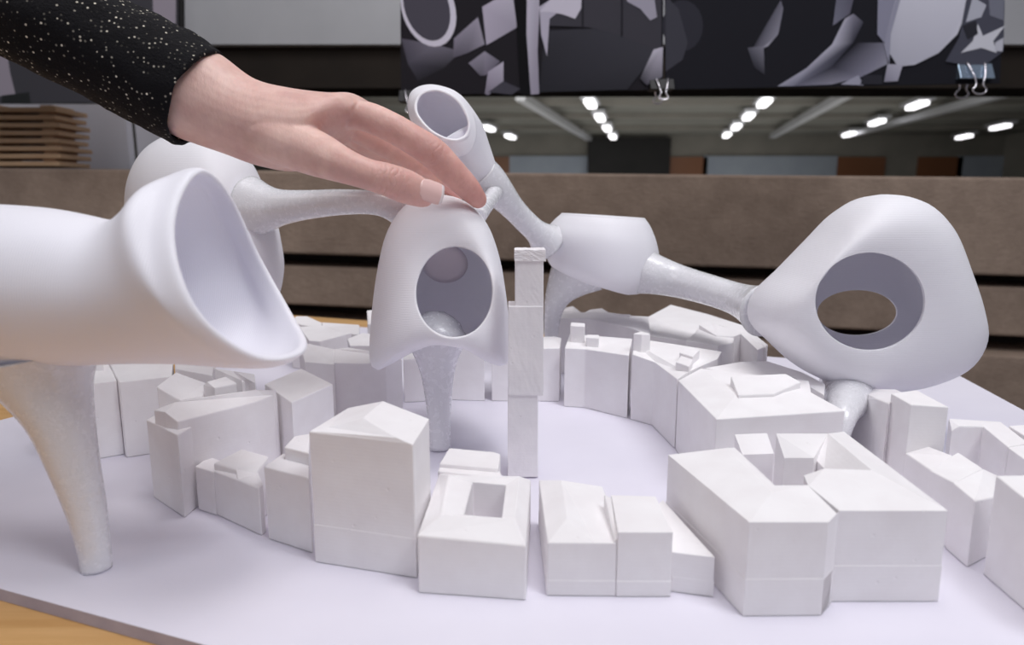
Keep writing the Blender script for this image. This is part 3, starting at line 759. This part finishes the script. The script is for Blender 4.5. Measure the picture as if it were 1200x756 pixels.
# prints (flat photographs)
def sr(c):
    g = sum(c)/3; return tuple((x*.6+g*.4)/255 for x in c)+(1,)
def picture(name, y, corners, shapes, label, thick=.004):
    root_c = [D(p[0],p[1],y) for p in corners]
    bm = bmesh.new(); lay = bm.loops.layers.color.new('ink')
    prism(bm, [p for p in root_c], (0,thick,0))
    base = shapes[0]
    for f in bm.faces:
        for l in f.loops: l[lay] = sr(base)
    for i, (pts, cols) in enumerate(shapes[1:]):
        vs = [bm.verts.new(D(p[0],p[1],y-.00015*(i+1))) for p in pts]
        if not isinstance(cols, list): cols = [cols]*len(pts)
        f = bm.faces.new(vs)
        for l, c in zip(f.loops, cols): l[lay] = sr(c)
    me = bpy.data.meshes.new(name); bm.to_mesh(me); bm.free()
    o = link(name, me, M['picture'])
    return tag(o, label, 'photo print')
def el(cx, cy, rx, ry, rot=0, n=28, a0=0, a1=360):
    r = math.radians(rot); out = []
    for i in range(n):
        a = math.radians(a0+(a1-a0)*i/(n if a1-a0 == 360 else n-1)); x, y = rx*math.cos(a), ry*math.sin(a)
        out.append((cx+x*math.cos(r)-y*math.sin(r), cy+x*math.sin(r)+y*math.cos(r)))
    return out
Lv=(178,170,196); Lg=(140,134,160); Dk=(30,28,36); Md=(74,72,88)
picture('hanging_print', 1.12, [(468,-160),(778,-160),(777,105),(470,112)], [(34,32,40),
  ([(470,45),(510,52),(540,60),(520,80),(490,95),(478,75)], [(80,76,96),(110,104,126),(90,86,104),(44,42,52),(40,38,48),(70,66,84)]),
  (el(502,10,31,46,-18), (200,196,218)), (el(500,8,26,41,-18), (72,70,86)),
  ([(532,45),(560,20),(568,52),(548,62),(531,68)], [(130,122,146),(150,142,168),(140,134,158),(96,92,112),(84,80,100)]),
  ([(565,8),(600,-12),(606,32),(570,53)], [(172,162,190),(182,174,200),(150,142,168),(166,156,184)]),
  ([(549,74),(568,60),(586,72),(570,88),(563,89)], [(128,120,146),(140,132,158),(100,96,118),(108,100,124),(90,86,104)]),
  ([(590,72),(590,96),(572,112),(568,110),(572,84)], [(176,168,196),(150,142,168),(110,104,126),(120,112,136),(160,150,178)]),
  ([(572,108),(590,95),(610,104),(600,111)], (66,64,78)),
  ([(640,36),(700,33),(750,48),(770,62),(735,105),(632,108),(636,60)], [(52,52,64),(56,56,68),(60,60,72),(58,58,70),(46,46,56),(40,40,50),(46,46,56)]),
  ([(645,-60),(775,-60),(775,62),(728,42),(690,32),(640,30)], [(60,58,70)]*6),
  ([(602,-60),(618,-60),(620,30),(624,111),(610,111),(606,40)], (18,17,22)),
  ([(618,-60),(630,-60),(632,10),(630,60),(632,110),(622,111),(617,40)], [Lv,Lv,Lv,(150,142,168),(140,132,158),(150,142,168),Lv]),
  ([(632,8),(650,-4),(652,16),(644,22),(641,66),(634,40)], [(170,164,190)]*6),
  ([(632,14),(646,-2),(655,-20),(682,-20),(681,10),(674,22),(660,17),(645,14)], [(190,184,208)]*8),
  ([(730,-20),(764,-20),(770,20),(762,24),(750,10),(735,2)], [(150,146,168)]*6),
  ([(766,58),(777,55),(776,90),(758,100),(750,92)], [(190,184,206),(180,174,198),(110,108,126),(70,68,84),(60,60,72)]),
  ([(682,-60),(684,-60),(684,34),(682,33)], (38,37,46)), ([(728,-60),(730,-60),(730,42),(728,41)], (38,37,46)),
 ], 'black and white print showing a pale oval ring and blocks, behind the tilted pod')
picture('hanging_print', 1.12, [(779,-160),(1181,-160),(1172,97.5),(780,105)], [(30,29,40),
  (el(800,30,24,30,0,20), (46,46,60)),
  ([(780,-5),(795,10),(806,50),(800,70),(780,84)], [(60,60,74)]*5),
  ([(880,60),(915,0),(918,10),(912,40),(900,54),(886,60)], [(50,50,64),(90,88,108),(110,108,130),(130,128,150),(170,168,190),(90,88,108)]),
  ([(876,56),(895,54),(896,88),(884,80)], [(80,80,98),(120,118,138),(50,50,62),(40,40,52)]),
  ([(911,101),(945,80),(975,52),(990,22),(1000,16),(1012,26),(1000,50),(975,78),(930,101)], [(150,150,176),(160,160,186),(176,174,200),(170,168,192),(120,118,142),(60,60,78),(50,50,68),(60,60,80),(110,110,136)]),
  ([(930,101),(975,78),(1005,50),(1038,50),(1040,75),(1010,90),(975,99)], [(100,100,126),(44,44,60),(40,40,54),(110,108,134),(140,138,164),(120,118,146),(130,128,154)]),
  ([(985,99),(1006,88),(1012,100)], (150,150,176)), ([(1012,88),(1034,88),(1034,99),(1008,99)], (44,44,56)),
  ([(976,30),(985,-40),(1010,-40),(996,16)], [(110,110,136),(80,78,100),(60,60,78),(90,88,112)]),
  ([(1030,-60),(1060,-60),(1048,20),(1036,50),(1028,40)], [(130,130,160)]*5),
  ([(1048,5),(1066,-60),(1138,-60),(1138,0),(1122,40),(1100,62),(1072,76),(1052,78),(1036,52)], [(206,206,224)]*3+[(196,196,216)]*2+[(180,180,202)]*2+[(170,170,192)]*2),
  ([(1036,52),(1060,-40),(1066,-40),(1044,40),(1042,76)], (140,140,168)),
  ([(1040,75),(1058,76),(1052,95),(1036,96)], [(160,158,182),(170,168,192),(150,148,174),(130,128,152)]),
  ([(1136,-20),(1178,-20),(1176,60),(1150,80),(1108,72),(1124,44)], (70,72,92)),
  ([(1140,-4),(1156,6),(1150,20),(1132,26)], (168,172,192)), ([(1158,-10),(1177,-2),(1176,24),(1160,18)], (110,112,134)),
  ([(1146,28),(1152,42),(1178,30),(1164,48),(1168,62),(1150,56),(1126,62),(1140,48)], (196,198,214)),
  ([(1128,30),(1144,24),(1146,40),(1134,46)], (44,44,56)), ([(1166,50),(1176,44),(1175,60),(1166,60)], (180,182,200)),
 ], 'black and white photo print showing a curved tube and bright pod, with the shiny clip')
picture('hanging_print', 1.5, [(-120,-120),(208,-120),(208,119),(-120,123)], [(66,66,76),
  ([(-20,50),(8,62),(12,86),(18,110),(-20,116)], [(150,140,160)]*5),
  ([(-100,70),(-22,60),(-22,116),(-100,110)], (46,44,54)),
  ([(2,112),(34,108),(36,122),(2,122)], (40,44,46)),
  ([(176,-60),(206,-60),(206,28),(180,24)], (150,140,160)),
 ], 'dark grey photo print hanging behind the black sleeve')

# binder clips
def clip(px, py, y, wpx, mat, label):
    c = D(px, py, y); w = rm(px,py,y,wpx)/1; h = w*.45
    e = empty('binder_clip', c, label, 'binder clip', 'binder clips on the prints')
    bm = bmesh.new()
    for s in (-1,1):
        pass
    prism(bm, [Vector((-w/2,-.013,-h/2)),Vector((-w/2,.013+.004,-h/2)),Vector((-w/2,.005,h/2)),Vector((-w/2,-.001,h/2))], (w,0,0))
    o = frombm('clip_body', bm, M[mat]); o.parent = e; bevel(o,.0008)
    for s in (-1,1):
        bm = bmesh.new()
        pts = [(-w*.26,-.001,h*.55),(-w*.18,-.012,-h*.2),(-w*.10,-.016,-h*.9),(-w*.20,-.017,-h*1.25),(-w*.10,-.018,-h*1.5),(w*.10,-.018,-h*1.5),(w*.20,-.017,-h*1.25),(w*.10,-.016,-h*.9),(w*.18,-.012,-h*.2),(w*.26,-.001,h*.55)]
        P_ = [Vector((a, (b-.002) if s < 0 else (-b+.006), c_)) for a,b,c_ in pts]
        loops_ = []
        for i, p in enumerate(P_):
            t = (P_[min(i+1,len(P_)-1)]-P_[max(i-1,0)]).normalized(); u = t.cross(Vector((0,1,0))).normalized(); v = t.cross(u).normalized()
            loops_.append([p+(u*math.cos(q*math.pi/2)+v*math.sin(q*math.pi/2))*.0013 for q in range(4)])
        loft(bm, loops_, sub=4, k=2)
        o = frombm('wire_handle', bm, M['wire'], smooth=True); o.parent = e
    return e
clip(483,113,1.12,30,'clip','black binder clip behind the tilted pod at the corner of the print')
clip(775,99,1.12,28,'clip','black binder clip gripping the seam between the two prints')
clip(1141,84,1.12,40,'clip_silver','shiny blue-grey binder clip with wire handles near the outer corner of the print')
# dark pole
bm = bmesh.new(); a = D(212,20,1.75); tube(bm, [(214,200,1.75,4),(213,100,1.75,4),(212,0,1.75,4),(211,-160,1.75,4)], k=2)
tag(frombm('metal_pole', bm, M['black']), 'thin dark upright pole beside the dark grey print', 'pole')

# ------------------------------------------------------------------ light
def area(name, loc, target, size, energy, col=(1,1,1), sy=None):
    l = bpy.data.lights.new(name, 'AREA'); l.energy = energy; l.color = col; l.size = size
    if sy: l.shape = 'RECTANGLE'; l.size_y = sy
    o = bpy.data.objects.new(name, l); COL.objects.link(o); o.location = loc
    o.rotation_euler = (Vector(target)-Vector(loc)).to_track_quat('-Z','Y').to_euler(); return o
area('key_light', (.75,-.3,1.5), (0,.45,0), .6, 12.5, (.95,.96,1))
area('back_ceiling_light', (.1,.75,2.0), (0,.5,0), 1.0, 6.5, (1,.97,.98))
area('left_warm_fill', (-1.3,.1,1.2), (0,.5,0), .8, 3.2, (1,.94,.90))  # warm fill added for ambient bounce from the wood and room
area('added_cool_fill', (-.7,-.9,.55), (-.15,.4,.08), .8, 1.0, (.92,.95,1))  # cool fill without a known source, added to neutralise the horn's warm underside
area('wall_wash_light', (.2,.35,2.1), (0,1.8,.25), .8, 16, (1,.98,.98))  # unseen lamp added to brighten the parapet and upper wall
area('hall_light', (2,9,zc-.4), (3,14,-.5), 6, 330, (1,.98,.95))
area('hall_uplight', (3,15.5,-.6), (3,15.6,3), 11, 230, (1,.98,.95))  # added out of view to brighten the underside of the hall ceiling
w = bpy.data.worlds.new('world'); SC.world = w; w.use_nodes = True
w.node_tree.nodes['Background'].inputs[0].default_value = lin((206,204,216)); w.node_tree.nodes['Background'].inputs[1].default_value = .33
# ------------------------------------------------------------------ camera
cd = bpy.data.cameras.new('camera'); cd.lens = 24; cd.sensor_width = 36; cd.clip_start = .01; cd.clip_end = 100
cd.dof.use_dof = True; cd.dof.focus_distance = .42; cd.dof.aperture_fstop = 9
cam = bpy.data.objects.new('camera', cd); COL.objects.link(cam); cam.location = (0,0,H); cam.rotation_euler = (math.radians(80),0,0)
SC.camera = cam
SC.cycles.diffuse_bounces = 8; SC.cycles.max_bounces = 14; SC.cycles.transmission_bounces = 8
vs = SC.view_settings; vs.view_transform = 'Standard'; vs.look = 'None'; vs.gamma = 1; vs.exposure = -.06; vs.use_curve_mapping = False
